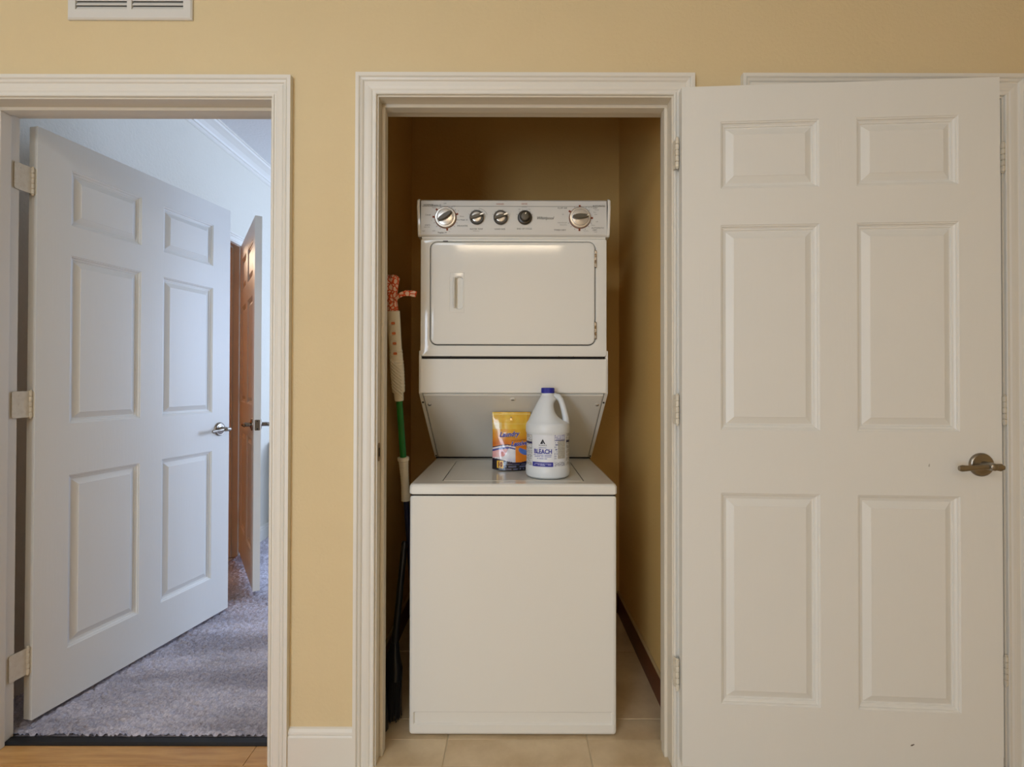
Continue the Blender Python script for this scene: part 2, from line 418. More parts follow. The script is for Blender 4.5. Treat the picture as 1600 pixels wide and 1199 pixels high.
# ------------------------------------------------------------------ doors
TH = 0.035
def six_panel_door(name, loc, rz, w, z0, z1, handle_mat, handles=(1, 1), handle_x=0.066, handle_z=0.946):
    r = struct(empty(name, loc, rz))
    st, mu = 0.114*w/0.905, 0.106*w/0.905
    pw = (w-2*st-mu)/2
    H = z1-z0; k = H/2.03
    rows = [0.107, 0.202, 0.109, 0.612, 0.187, 0.625, 0.188]
    xs = [0, st, st+pw, st+pw+mu, w-st, w]
    zs = [z1]
    for v in rows: zs.append(zs[-1]-v*k)
    zs[-1] = z0
    bm = bmesh.new()
    V = {}
    def v(i, j, s):
        key = (i, j, s)
        if key not in V: V[key] = bm.verts.new((xs[i], s*TH, zs[j]))
        return V[key]
    hole = lambda i, j: i in (1, 3) and j in (1, 3, 5)
    for i in range(5):
        for j in range(7):
            if hole(i, j):
                bm.faces.new((v(i, j, 0), v(i+1, j, 0), v(i+1, j, 1), v(i, j, 1))); bm.faces.new((v(i, j+1, 0), v(i+1, j+1, 0), v(i+1, j+1, 1), v(i, j+1, 1)))
                bm.faces.new((v(i, j, 0), v(i, j+1, 0), v(i, j+1, 1), v(i, j, 1))); bm.faces.new((v(i+1, j, 0), v(i+1, j+1, 0), v(i+1, j+1, 1), v(i+1, j, 1)))
            else:
                for s in (0, 1): bm.faces.new((v(i, j, s), v(i+1, j, s), v(i+1, j+1, s), v(i, j+1, s)))
    for i in range(5):
        for j in (0, 7): bm.faces.new((v(i, j, 0), v(i+1, j, 0), v(i+1, j, 1), v(i, j, 1)))
    for j in range(7):
        for i in (0, 5): bm.faces.new((v(i, j, 0), v(i, j+1, 0), v(i, j+1, 1), v(i, j, 1)))
    oe = [e for e in bm.edges if len(e.link_faces) == 2 and all(any(abs(vv.co.x-q) < 1e-6 for q in (0, w)) or any(abs(vv.co.z-q) < 1e-6 for q in (z0, z1)) for vv in e.verts) and e.calc_face_angle(0) > 1]
    bmesh.ops.bevel(bm, geom=oe, offset=0.0015, segments=1, affect='EDGES')
    obj('leaf', bm, M['door'], r)
    # panels: inset, depth
    ring = [(0, 0), (.0015, .0020), (.005, .0032), (.0058, .0062), (.010, .0090), (.0140, .0098), (.0150, .0125), (.0190, .0130), (.038, .0048), (.0392, .0036)]
    for i in (1, 3):
        for j in (1, 3, 5):
            a, b, c, d = xs[i], xs[i+1], zs[j+1], zs[j]
            cx, cz = (a+b)/2, (c+d)/2
            q = lambda ins, y: [(a+ins-cx, y, c+ins-cz), (b-ins-cx, y, c+ins-cz), (b-ins-cx, y, d-ins-cz), (a+ins-cx, y, d-ins-cz)]
            lo = [q(n_, dp) for n_, dp in reversed(ring)] + [q(n_, TH-dp) for n_, dp in ring]
            bm = bmesh.new(); loft(bm, lo)
            obj('panel', bm, M['door'], r, loc=(cx, 0, cz))
    # lever handles on both faces
    hx = w-handle_x
    for s, on in zip((0, 1), handles):
        if not on: continue
        yf = 0 if s == 0 else TH; d = -1 if s == 0 else 1
        hd = empty('door_handle'); hd.parent = r; hd.location = (hx, yf, handle_z)
        bm = bmesh.new()
        def cy(rr, y, n=28): return [(rr*math.cos(2*PI*i/n), d*y, rr*math.sin(2*PI*i/n)) for i in range(n)]
        loft(bm, [cy(.034, 0), cy(.034, .003), cy(.0325, .006), cy(.029, .008), cy(.027, .0075), cy(.022, .009), cy(.014, .012)])
        obj('rosette', bm, handle_mat, hd, smooth=0.6)
        bm = bmesh.new()
        loft(bm, [cy(.0115, .009, 16), cy(.0115, .034, 16), cy(.010, .048, 16), cy(.004, .052, 16)])
        # lever: gentle wave toward the hinge, short rounded tail toward the latch edge
        P = []; R = []
        for k_ in range(15):
            t = k_/14.0
            x = 0.030-0.122*t
            z = 0.0022*math.sin(t*5.2+0.3)-0.003
            P.append((x, d*(0.043-0.006*math.sin(t*PI)), z))
            R.append(0.0068+0.0042*math.exp(-((t-0.04)/0.16)**2)+0.0026*math.exp(-((t-0.96)/0.22)**2))
        R[0] = 0.005; R[-1] = 0.007
        tube(bm, P, R, 12, flat=0.6)
        obj('lever', bm, handle_mat, hd, smooth=0.7)
    # latch plate
    zc = handle_z
    bm = bmesh.new(); loft(bm, [[(w-.0002+dx, TH/2+p[0], zc+p[1]) for p in rrect(-.0125, .0125, -.029, .029, .004, 3)] for dx in (0, .0014)])
    lp = obj('latch_plate', bm, handle_mat, r)
    bm = bmesh.new(); loft(bm, [[(w+dx, TH/2+yy, zc+z_) for yy, z_ in ((-.007, -.010), (.007, -.010), (.007, .010), (-.007, .010))] for dx in (.0012, .006)])
    obj('latch_bolt', bm, handle_mat, lp)
    for dz in (-.021, .021):
        bm = bmesh.new(); loft(bm, [[(w+dx, TH/2+.004*math.cos(2*PI*i/12), zc+dz+.004*math.sin(2*PI*i/12)) for i in range(12)] for dx in (.001, .002)])
        obj('screw', bm, M['gap'], lp)
    return r
def hinge(parent, name, pin, z, jamb_dir=None, leaf_dir=None, wl=0.03, h=0.089):
    """barrel of five knuckles at pin (local x, y), leaves as flat plates along jamb_dir / leaf_dir"""
    hg = empty('hinge'); hg.parent = parent; hg.location = (pin[0], pin[1], z)
    n = 5; hh = h/n
    for k in range(n):
        bm = bmesh.new(); a = -h/2+k*hh+0.0008; b = -h/2+(k+1)*hh-0.0008
        lathe(bm, [(.0046, a), (.0058, a+.001), (.0058, b-.001), (.0046, b)], 14)
        obj('knuckle', bm, M['hinge'], hg, smooth=0.7)
    bm = bmesh.new(); lathe(bm, [(.0032, -h/2-.0045), (.0044, -h/2-.002), (.0035, -h/2), (.0035, h/2), (.0048, h/2+.002), (.003, h/2+.005)], 12)
    obj('pin', bm, M['hinge'], hg, smooth=0.7)
    for dv in (jamb_dir, leaf_dir):
        if dv is None: continue
        u = Vector((dv[0], dv[1], 0)).normalized(); nrm = Vector((-u.y, u.x, 0)); off = Vector((dv[2], dv[3], 0)) if len(dv) > 2 else Vector((0, 0, 0))
        bm = bmesh.new()
        for t0 in (0,):
            lp = rrect(0.002, wl, -h/2, h/2, .006, 3)
            loft(bm, [[u*p[0]+nrm*s+off+Vector((0, 0, p[1])) for p in lp] for s in (-.0011, .0011)])
        pl = obj('hinge_leaf', bm, M['hinge'], hg)
        for q in (-.03, 0, .03):
            bm = bmesh.new(); c = u*(wl*.62)+off+Vector((0, 0, q))
            w2 = u
            loft(bm, [[c+nrm*s+(w2*math.cos(2*PI*i/10)+Vector((0, 0, 1))*math.sin(2*PI*i/10))*.0033 for i in range(10)] for s in (-.0017, .0017)])
            obj('screw', bm, M['hinge'], pl)
    return hg
# left door, swung away into the bedroom
A1 = math.radians(78.4)
d1 = six_panel_door('door_1', (-1.632, .165, 0), A1, 0.900, .03, 2.06, M['nickel'])
Rinv = Matrix.Rotation(-A1, 3, 'Z')
pinw = Vector((-1.6432, .1601, 0)); pl = Rinv @ (pinw-Vector((-1.632, .165, 0)))
jd = Rinv @ Vector((-.0068, -.070, 0))
for z in (1.868, 1.105, .235):
    # one plate reaches back onto the jamb, the other lies on the door's hinge edge
    hinge(d1, 'pale', (pl.x, pl.y), z, (jd.x, jd.y), None, wl=.060)
    bm = bmesh.new(); loft(bm, [[(x_, p[0], z+p[1]) for p in rrect(.003, .0335, -.0445, .0445, .006, 3)] for x_ in (-.0002, -.0018)])
    hl = obj('hinge_plate', bm, M['hinge'], d1)
    for q in (-.03, 0, .03):
        bm = bmesh.new(); loft(bm, [[(x_, .022+.0033*math.cos(2*PI*i/10), z+q+.0033*math.sin(2*PI*i/10)) for i in range(10)] for x_ in (-.0016, -.0024)])
        obj('screw', bm, M['hinge'], hl)
    obj('hinge_bridge', bx(-.0085, -.0018, .0085, .0115, z-.0440, z+.0440), M['hinge'], d1)
# closet door, folded back toward the camera
A2 = math.atan2(-.056, .903)
d2 = six_panel_door('door_2', (.507, -.055, 0), A2, 0.905, .043, 2.073, M['pewter'], handles=(1, 0), handle_x=.058, handle_z=.949)
for z in (1.885, 1.102, .30):
    hinge(d2, 'dark', (-.008, .024), z, (-.3, 1, -.001, .006), (1, .0, .004, .010), wl=.02)
for sx, sz, L_, a_ in ((.655, .135, .012, 25), (.705, .945, .010, 80)):
    bm = bmesh.new(); lp = [(L_*.5*math.cos(2*PI*i/10), .0016*math.sin(2*PI*i/10)*(1+.5*(i % 2))) for i in range(10)]
    loft(bm, [[(x*math.cos(math.radians(a_))-y*math.sin(math.radians(a_)), yy, x*math.sin(math.radians(a_))+y*math.cos(math.radians(a_))) for x, y in lp] for yy in (-.0004, .0004)])
    obj('scuff_mark', bm, M['scuff'] if L_ > .011 else M['scuff_faint'], d2, loc=(sx, 0, sz))
# right door, closed
d3 = six_panel_door('door_3', (RJ[1]-.003, .0355, 0), PI, RJ[1]-RJ[0]-.006, .03, 2.068, M['pewter'], handles=(0, 1))
for z in (1.885, 1.10, .30):
    hinge(d3, 'pale', (-.002, .0405), z)
# inner door in the bedroom
A4 = math.atan2(-.685, .441)
d4 = six_panel_door('door_4', (-1.838, 1.880, 0), A4, 0.800, .045, 2.09, M['nickel'], handle_x=.062)
for z in (1.86, 1.10, .28):
    hinge(d4, 'pale', (-.010, .030), z)
# strike plate on the closet's left jamb
sp = empty('strike_plate'); sp.parent = f2; sp.location = (CJ[0], .020, .964)
bm = bmesh.new(); loft(bm, [[(dx, p[0], p[1]) for p in rrect(-.013, .013, -.029, .029, .012, 5)] for dx in (0, .0012)])
obj('plate', bm, M['brass'], sp)
bm = bmesh.new(); loft(bm, [[(dx, p[0], p[1]) for p in rrect(-.006, .006, -.014, .014, .004, 3)] for dx in (.001, .0018)])
obj('strike_hole', bm, M['gap'], sp)

# ------------------------------------------------------------------ air vent above the left doorway
vt = empty('air_vent', (-1.1915, 0, 2.308)); tag(vt, 'white louvred air return grille high on the cream wall', 'vent')
VW, VH = .1935, .235
q = lambda a, b, c, d, y: [(a, y, c), (b, y, c), (b, y, d), (a, y, d)]
def vent_frame():
    bm = bmesh.new()
    # outer flange as four bars and a centre bar
    for a, b, c, d in ((-VW, VW, 0, .030), (-VW, VW, VH-.030, VH), (-VW, -VW+.026, .030, VH-.030), (VW-.026, VW, .030, VH-.030), (-.007, .007, .030, VH-.030)):
        e = .004
        a2 = a+e if a == -VW else a; b2 = b-e if b == VW else b; c2 = c+e if c == 0 else c; d2_ = d-e if d == VH else d
        loft(bm, [q(a, b, c, d, -.0005), q(a, b, c, d, -.006), q(a2, b2, c2, d2_, -.010)])
    return bm
obj('vent_frame', vent_frame(), M['vent'], vt)
obj('backing', bx(-VW+.01, VW-.01, -.0012, -.0006, .01, VH-.01), M['vent_shadow'], vt)
sl = None
for cx, hw in ((-.0872, .0790), (.0872, .0790)):
    z = .034
    while z < VH-.036:
        if sl is None:
            bm = bmesh.new(); loft(bm, [[(-hw, -.0085, -.004), (-hw, -.0075, -.0055), (-hw, -.0018, .0055), (-hw, -.0030, .0065)], [(hw, -.0085, -.004), (hw, -.0075, -.0055), (hw, -.0018, .0055), (hw, -.0030, .0065)]])
            sl = obj('slat', bm, M['vent'], vt, loc=(cx, 0, z+.002))
        else:
            link('slat', sl.data, None, vt, (cx, 0, z+.002))
        z += .0134

# ------------------------------------------------------------------ stacked washer and dryer (local y = 0 at the washer's front)
WX = .347
wd = empty('stacked_washer_dryer', (.003, .131, 0)); tag(wd, 'white stacked washer and dryer with slanted middle standing in the closet', 'washer dryer')
# washer cabinet: rounded front, embossed toe band
bm = bmesh.new()
def cab(x0, x1, z0, z1, y, r=.010): return xz(rrect(x0, x1, z0, z1, r), y)
emb = lambda i, y: xz(rrect(-.331+i, .332-i, .041+i, .083-i, .004), y)
loft(bm, [cab(-WX, WX, .006, .803, .62), cab(-WX, WX, .006, .803, .010), cab(-WX+.003, WX-.003, .009, .802, .003, .009), cab(-WX+.010, WX-.010, .015, .797, 0, .007),
          emb(-.001, 0), emb(.0035, .0065), emb(.010, .0065)])
wc = obj('washer_cabinet', bm, M['white'], wd, smooth=0.2)
for sx in (-1, 1):
    for yy in (.05, .58):
        bm = bmesh.new(); lathe(bm, [(.018, 0), (.020, .003), (.020, .008)], 14); obj('foot', bm, M['black'], wd, loc=(sx*.30, yy, 0))
# seam, top deck with a lid opening
obj('top_seam', bx(-WX+.004, WX-.004, .004, .60, .802, .808), M['gap'], wd)
LX, LY0, LY1 = .243, .055, .50
bm = bmesh.new()
dk = lambda i, z, r=.012: [(p[0], p[1], z) for p in rrect(-WX-.001+i, WX+.001-i, -.004+i, .598-i*0, r)]
lid_l = lambda i, z: [(p[0], p[1], z) for p in rrect(-LX+i, LX-i, LY0+i, LY1-i, .010)]
loft(bm, [dk(.003, .808), dk(0, .811), dk(0, .834, .014), dk(.003, .840, .014), dk(.009, .843, .012), lid_l(-.0022, .8425), lid_l(-.0022, .834), lid_l(.01, .834)])
obj('washer_top', bm, M['white'], wd, smooth=0.2)
bm = bmesh.new(); loft(bm, [lid_l(-.0018, .8342), lid_l(.002, .8345)]); obj('lid_gap', bm, M['gap'], wd)
bm = bmesh.new(); loft(bm, [lid_l(.0004, .8346), lid_l(.0004, .841), lid_l(.002, .8428), lid_l(.014, .8432), lid_l(.03, .8425)])
obj('washer_lid', bm, M['white'], wd, smooth=0.2)
# tower: side cheeks and slanted panel from the deck's back up to the dryer's front
YD = .178   # dryer front, local
def cheek(x0, x1):
    pts = [(YD+.006, 1.142), (.588, .846), (.80, .846), (.80, 1.30), (YD+.006, 1.30)]
    bm = bmesh.new(); loft(bm, [[(x, a, b) for a, b in pts] for x in (x0, x1)])
    return bm
obj('side_cheek', cheek(-.350, -.338), M['white'], wd); obj('side_cheek', cheek(.338, .350), M['white'], wd)
obj('rear_panel', bx(-.348, .348, .62, .80, .006, 1.30), M['white'], wd)
sd = Vector((0, .588-(YD+.014), .849-1.138)); sn = Vector((0, sd.z, -sd.y)).normalized()
if sn.y > 0: sn = -sn
bm = bmesh.new()
A = Vector((0, YD+.014, 1.138)); B = A+sd
lps = []
for ins, off in ((0, -.006), (0, .0), (.004, .0025)):
    sdn = sd.normalized(); a = A+sdn*ins+sn*off; b = B-sdn*ins+sn*off; hw = .336-ins
    lps.append([(-hw, a.y, a.z), (hw, a.y, a.z), (hw, b.y, b.z), (-hw, b.y, b.z)])
loft(bm, lps)
obj('access_panel', bm, M['grey_panel'], wd)
obj('deck_seam', bx(-.345, .345, .583, .60, .842, .8485), M['gap'], wd)
def on_slant(x, t): p = A+sd*t; return Vector((x, p.y, p.z))+sn*.0025
rotm = Matrix(((1, 0, 0), (0, sn.y, 0), (0, 0, 0)))
for x, t, rr, nm in ((-.320, .13, .0075, 'screw'), (.320, .13, .0075, 'screw'), (-.002, .055, .011, 'key_lock')):
    u = sd.normalized(); p = on_slant(x, t); bm = bmesh.new()
    def ring(r_, o_): return [p+sn*o_+(Vector((1, 0, 0))*math.cos(2*PI*i/16)+u*math.sin(2*PI*i/16))*r_ for i in range(16)]
    loft(bm, [ring(rr, -.001), ring(rr, .002), ring(rr*.7, .004)])
    sc = obj(nm, bm, M['chrome'] if nm == 'screw' else M['white_in'], wd, smooth=0.6)
    bm = bmesh.new(); e = u
    X = Vector((1, 0, 0)); s_ = rr*.5
    loft(bm, [[p+sn*o_+X*a_+e*b_ for a_, b_ in ((-s_, -s_*.3), (s_, -s_*.3), (s_, s_*.3), (-s_, s_*.3))] for o_ in (.0036, .0046)])
    obj('slot', bm, M['gap'], sc)
for x in (-.343, .343):
    for t in (.10, .97):
        p = on_slant(x, t); bm = bmesh.new(); bmesh.ops.create_uvsphere(bm, u_segments=10, v_segments=6, radius=.004); obj('screw', bm, M['gap'], wd, loc=p, smooth=1.0)
# fascia below the dryer
DX = .345
bm = bmesh.new(); f_ = lambda i, y, r=.006: xz(rrect(-DX-.002+i, DX+.002-i, 1.143+i, 1.270-i, r), y)
loft(bm, [f_(0, YD+.05), f_(0, YD+.004), f_(.0015, YD), f_(.006, YD-.0015)])
obj('fascia', bm, M['white'], wd, smooth=0.2)
obj('fascia_gap', bx(-DX+.004, DX-.004, YD+.006, YD+.05, 1.268, 1.282), M['gap'], wd)
for x in (-.232, .168, .222): obj('gap_clip', bx(x-.001, x+.001, YD+.001, YD+.01, 1.270, 1.280), M['gap'], wd)
# dryer cabinet with a door opening
dz0, dz1 = 1.279, 1.716
dX0, dX1, dZ0, dZ1 = -.309, .303, 1.320, 1.704
bm = bmesh.new()
dl = lambda i, y, r=.008: xz(rrect(-DX+i, DX-i, dz0+i, dz1-i, r), y)
dh = lambda i, y, r=.026: xz(rrect(dX0+i, dX1-i, dZ0+i, dZ1-i, max(r-i, .004)), y)
loft(bm, [dl(0, .80), dl(0, YD+.004), dl(.0015, YD+.001), dl(.006, YD), dh(-.0035, YD), dh(-.0015, YD+.001), dh(0, YD+.006), dh(.02, YD+.006)])
obj('dryer_cabinet', bm, M['white'], wd, smooth=0.2)
bm = bmesh.new(); loft(bm, [dh(.0003, YD+.0056), dh(.004, YD+.005)]); obj('door_gap', bm, M['gap'], wd)
dd = empty('dryer_door'); dd.parent = wd
hr = lambda i, y, r=.003: xz(rrect(-.237+i, -.181-i, 1.439+i, 1.588-i, r), y)
hc = lambda i, y, o=0: xz(rrect(-.214+i+o, -.188-i*.6+o, 1.455+i, 1.572-i, .010), y)
bm = bmesh.new()
loft(bm, [dh(.0030, YD+.005), dh(.0030, YD-.003), dh(.0042, YD-.0055), dh(.008, YD-.007), dh(.014, YD-.0072), hr(0, YD-.0072), hr(.0012, YD-.0062), hr(.0024, YD-.0072), hc(-.003, YD-.0076), hc(0, YD-.004), hc(.001, YD+.0045), hc(.004, YD+.0048, .001)])
obj('door_skin', bm, M['white'], dd, smooth=None)
bm = bmesh.new(); tube(bm, [(-.2185, YD-.0055, 1.458), (-.2195, YD-.0115, 1.475), (-.2195, YD-.0125, 1.514), (-.2195, YD-.0115, 1.552), (-.2185, YD-.0055, 1.569)], .006, 10, flat=.8, up=Vector((0, 1, 0)))
obj('grip', bm, M['white_in'], dd, smooth=0.7)
for zc in (1.64, 1.375):
    hh = empty('door_hinge'); hh.parent = dd; hh.location = (dX1-.0015, YD-.004, zc)
    obj('hinge_plate', bx(-.0035, .0045, -.003, .004, -.032, .032, bev=.0008, seg=1), M['nickel'], hh)
    for k in (-.024, 0, .024): obj('knuckle', bx(-.002, .003, -.0045, -.0028, k-.006, k+.006), M['chrome'], hh)
obj('latch_mark', bx(-.262, -.244, YD-.0006, YD+.002, dZ1+.001, dZ1+.0035), M['gap'], wd)
# console: cross section swept in X, end caps a bit wider
cs = empty('control_console'); cs.parent = wd
ZC0, ZC1 = 1.722, 1.860
def console_loop(x, gx, k=0):
    # front bows forward slightly, back drops behind
    return [(x, YD+.20, ZC0), (x, YD-.004, ZC0), (x, YD-.010-gx, ZC0+.006), (x, YD-.012-gx, ZC0+.02), (x, YD-.008-gx, ZC1-.030), (x, YD-.006-gx, ZC1-.022), (x, YD-.004-gx, ZC1-.006), (x, YD+.004-gx, ZC1), (x, YD+.10, ZC1), (x, YD+.20, ZC1-.01)]
bm = bmesh.new(); loft(bm, [console_loop(-.343, 0), console_loop(.343, 0)]); obj('console_body', bm, M['console'], cs, smooth=0.4)
for s in (-1, 1):
    def ce(x, e):
        return [(x+s*(.004 if i in (4, 5, 6, 7, 8, 9) else 0), y-(e if y < YD+.05 else 0), z+(e if z > 1.80 else -e*.5)) for i, (x_, y, z) in enumerate(console_loop(x, 0))]
    bm = bmesh.new(); loft(bm, [ce(s*.3432, .003), ce(s*.350, .003), ce(s*.3535, .001)]); obj('end_cap', bm, M['white'], cs, smooth=0.5)
obj('console_line', bx(-.338, .338, YD-.0085, YD-.005, ZC1-.0275, ZC1-.0262), M['ink_soft'], cs)
obj('console_seam', bx(-.340, .340, YD-.001, YD+.05, 1.7155, 1.7222), M['grey_panel'], cs)
CFY = YD-.0108
def fy(z): # front surface y of the console at height z
    t = (z-(ZC0+.02))/((ZC1-.030)-(ZC0+.02)); return YD-.012+.004*max(0, min(1, t))
def disc(bm, cx, cz, loops, n=32):
    y0 = fy(cz)
    loft(bm, [[(cx+r*math.cos(2*PI*i/n), y0-d, cz+r*math.sin(2*PI*i/n)) for i in range(n)] for r, d in loops])
def pointer(cx, cz, L_, W_, ang, d0, d1, taper=.35):
    c, s = math.cos(ang), math.sin(ang); bm = bmesh.new(); y0 = fy(cz)
    out = [(-L_, W_*taper), (-L_*.55, W_*.9), (0, W_), (L_*.6, W_*.8), (L_, W_*taper), (L_, -W_*taper), (L_*.6, -W_*.8), (0, -W_), (-L_*.55, -W_*.9), (-L_, -W_*taper)]
    mk = lambda k, d: [(cx+(x*k*c-z*k*s), y0-d, cz+(x*k*s+z*k*c)) for x, z in out]
    loft(bm, [mk(1, d0), mk(1, d1-.001), mk(.88, d1)])
    return bm
ZK = 1.790
def big_dial(x, ang, name):
    d = empty(name); d.parent = cs
    bm = bmesh.new(); disc(bm, x, ZK, [(.0405, -.002), (.0405, .003), (.0395, .004)]); obj('dial_ring', bm, M['dial_ring'], d, smooth=.6)
    bm = bmesh.new(); disc(bm, x, ZK, [(.0385, .003), (.0385, .008), (.0365, .0105), (.0315, .011), (.0300, .0135), (.024, .015)]); obj('dial_face', bm, M['chrome'], d, smooth=.35)
    obj('pointer', pointer(x, ZK, .029, .0082, ang, .013, .030), M['knob_grey'], d)
    return d
big_dial(-.2515, math.radians(33), 'washer_timer_dial')
rd = big_dial(.2435, math.radians(3), 'dryer_timer_dial')
obj('tick', pointer(.2435+.027, ZK+.0012, .006, .0022, math.radians(3), .031, .0322), M['chrome'], rd)
for x, ang in ((-.1365, 18), (-.0485, 18)):
    d = empty('selector_knob'); d.parent = cs
    bm = bmesh.new(); disc(bm, x, ZK, [(.0262, -.002), (.0262, .010), (.0245, .013), (.0185, .013)]); obj('knob_ring', bm, M['knob_dark'], d, smooth=.5)
    bm = bmesh.new(); disc(bm, x, ZK, [(.0182, .012), (.0178, .0145), (.015, .0152)]); obj('knob_face', bm, M['chrome'], d, smooth=.5)
    obj('pointer', pointer(x-.002, ZK, .021, .0058, math.radians(ang), .014, .026, .8), M['knob_grey'], d)
    a_ = math.radians(ang); obj('tick', pointer(x+.021*math.cos(a_), ZK+.021*math.sin(a_), .0085, .0026, a_, .015, .0275), M['chrome'], d)
d = empty('selector_knob'); d.parent = cs
x = .0405
bm = bmesh.new(); disc(bm, x, ZK, [(.0262, -.002), (.0262, .008), (.0235, .011), (.0175, .0125), (.0165, .021), (.014, .023)]); obj('knob_ring', bm, M['knob_dark'], d, smooth=.5)
bm = bmesh.new(); disc(bm, x, ZK, [(.0138, .0225), (.0135, .0236), (.012, .024)]); obj('knob_face', bm, M['knob_grey'], d, smooth=.5)
obj('tick', pointer(x+.003, ZK+.010, .004, .0016, math.radians(70), .024, .0248), M['chrome'], d)
# writing on the console
def ct(body, size, x, z, m='ink', **k): return text(body, size, x, z, fy(z)-.0006, M[m], cs, **k)
def ink_px(px, py): # console lettering spots, measured on the front face
    return ((px-802.5)/423.0, 1.185+(597-py)/423.0)
logo = ct('Whirlpool', .0150, *ink_px(851, 341.5), shear=.35, offset=.0002)
for body, px, py, sz, m in (('NORMAL', 669, 321, .0085, 'ink'), ('Regular 12', 682, 321, .0075, 'ink'), ('Heavy', 678, 325, .0065, 'ink_soft'), ('OFF', 695, 318.6, .0065, 'ink_soft'),
        ('Light', 709, 322.5, .006, 'ink_soft'), ('9', 716, 330.5, .006, 'ink_soft'), ('Casual', 668.5, 336.5, .0075, 'ink'), ('Rinse', 721.5, 339, .0070, 'ink_soft'),
        ('Pre Wash 10', 722, 344.5, .0075, 'ink'), ('6', 674, 345, .006, 'ink_soft'), ('DELICATES', 722.5, 354, .0080, 'ink'), ('KNITS', 668, 353, .0070, 'ink'), ('GENTLE', 667, 356, .0060, 'ink_soft'),
        ('Light', 662, 362, .006, 'ink_soft'), ('OFF', 678, 362, .0065, 'ink_soft'), ('Regular 14', 691, 364.5, .0075, 'ink'), ('12', 702, 363, .006, 'ink_soft'),
        ('WATER TEMP', 744, 359, .0080, 'ink'), ('Wash/Rinse', 744, 362, .0050, 'ink_soft'), ('LOAD SIZE', 781, 359, .0080, 'ink'),
        ('WASHER', 781, 319.2, .0072, 'ink_red'), ('DRYER', 819, 319, .0072, 'ink_red'), ('SIGNAL', 819, 323.6, .0055, 'ink_soft'), ('Off', 811, 327.5, .0055, 'ink_soft'), ('On', 827, 327.5, .0055, 'ink_soft'),
        ('END OF CYCLE', 819, 358.5, .0080, 'ink'),
        ('FLUFF AIR', 878.5, 325.5, .0080, 'ink'), ('30', 879, 335.5, .006, 'ink_soft'), ('TOUCH UP', 878, 348.8, .0068, 'ink_soft'), ('Damp Dry', 880, 352, .006, 'ink_soft'), ('TIMED DRY', 874.5, 360.3, .0088, 'ink'),
        ('AUTOMATIC', 935.5, 322, .0080, 'ink'), ('DRY', 930, 325.3, .0080, 'ink'), ('Energy', 932, 328, .0055, 'ink_soft'), ('Very Dry', 922, 324.5, .005, 'ink_soft'), ('Dry', 929, 332, .006, 'ink_soft'), ('Less', 930.5, 335.2, .006, 'ink_soft'),
        ('Off', 932, 347, .006, 'ink_soft'), ('More', 926, 352.5, .006, 'ink_soft'), ('AUTOMATIC', 933.5, 357, .0080, 'ink'), ('DRY', 929, 360.3, .0080, 'ink'), ('Cool', 930, 363, .0055, 'ink_soft'), ('Very Dry', 915, 361.5, .005, 'ink_soft')):
    xx, zz = ink_px(px, py); ct(body, sz, xx, zz, m)
# small marks round the dials
def mark(x, z, w_, h_, ang, m):
    bm = bmesh.new(); c, s = math.cos(ang), math.sin(ang); y0 = fy(z)
    loft(bm, [[(a*c-b*s, yy, a*s+b*c) for a, b in ((-w_, -h_), (w_, -h_), (w_, h_), (-w_, h_))] for yy in (-.0008, .001)])
    obj('dial_mark', bm, M[m], cs, loc=(x, y0, z))
for cx, angs in ((-.2515, (137, 176, 278, 18)), (.2435, (90, 146, 0, 268))):
    for a_ in angs:
        t = math.radians(a_); mark(cx+.0445*math.cos(t), ZK+.0445*math.sin(t), .0042, .0034, t, 'ink_red')
        mark(cx+.0445*math.cos(t), ZK+.0445*math.sin(t)+.0, .0022, .0016, t, 'ink')
    for a_ in (40, 60, 115, -25, -45, 205, 225, 245, -65):
        t = math.radians(a_); mark(cx+.0455*math.cos(t), ZK+.0455*math.sin(t), .0028, .0006, t, 'ink_soft')
for cx in (-.1365, -.0485, .0405):
    for a_ in (25, 50, 75, 105, 130, 155):
        t = math.radians(a_); mark(cx+.031*math.cos(t), ZK+.031*math.sin(t), .0014, .0007, t, 'ink_soft')
# arc scale beside the first selector
bm = bmesh.new(); P_ = []
for k in range(13):
    t = math.radians(80-5.2*k); P_.append((-.1365+.040*math.cos(t), ZK+.036*math.sin(t)))
for (a0, b0), (a1, b1) in zip(P_, P_[1:]):
    y0 = fy(b0)-.0006; vs = [bm.verts.new(v_) for v_ in ((a0, y0, b0), (a1, y0, b1), (a1+.0008, y0, b1+.0008), (a0+.0008, y0, b0+.0008))]; bm.faces.new(vs)
obj('temperature_arc', bm, M['ink_soft'], cs)

# ------------------------------------------------------------------ printed surfaces
def paint(me, fn):
    ca = me.color_attributes.new('print', 'FLOAT_COLOR', 'POINT')
    for i in range(len(me.vertices)): ca.data[i].color = fn(i)
def mixc(a, b, t): t = max(0, min(1, t)); return tuple(a[i]*(1-t)+b[i]*t for i in range(3))
ZT = .8432
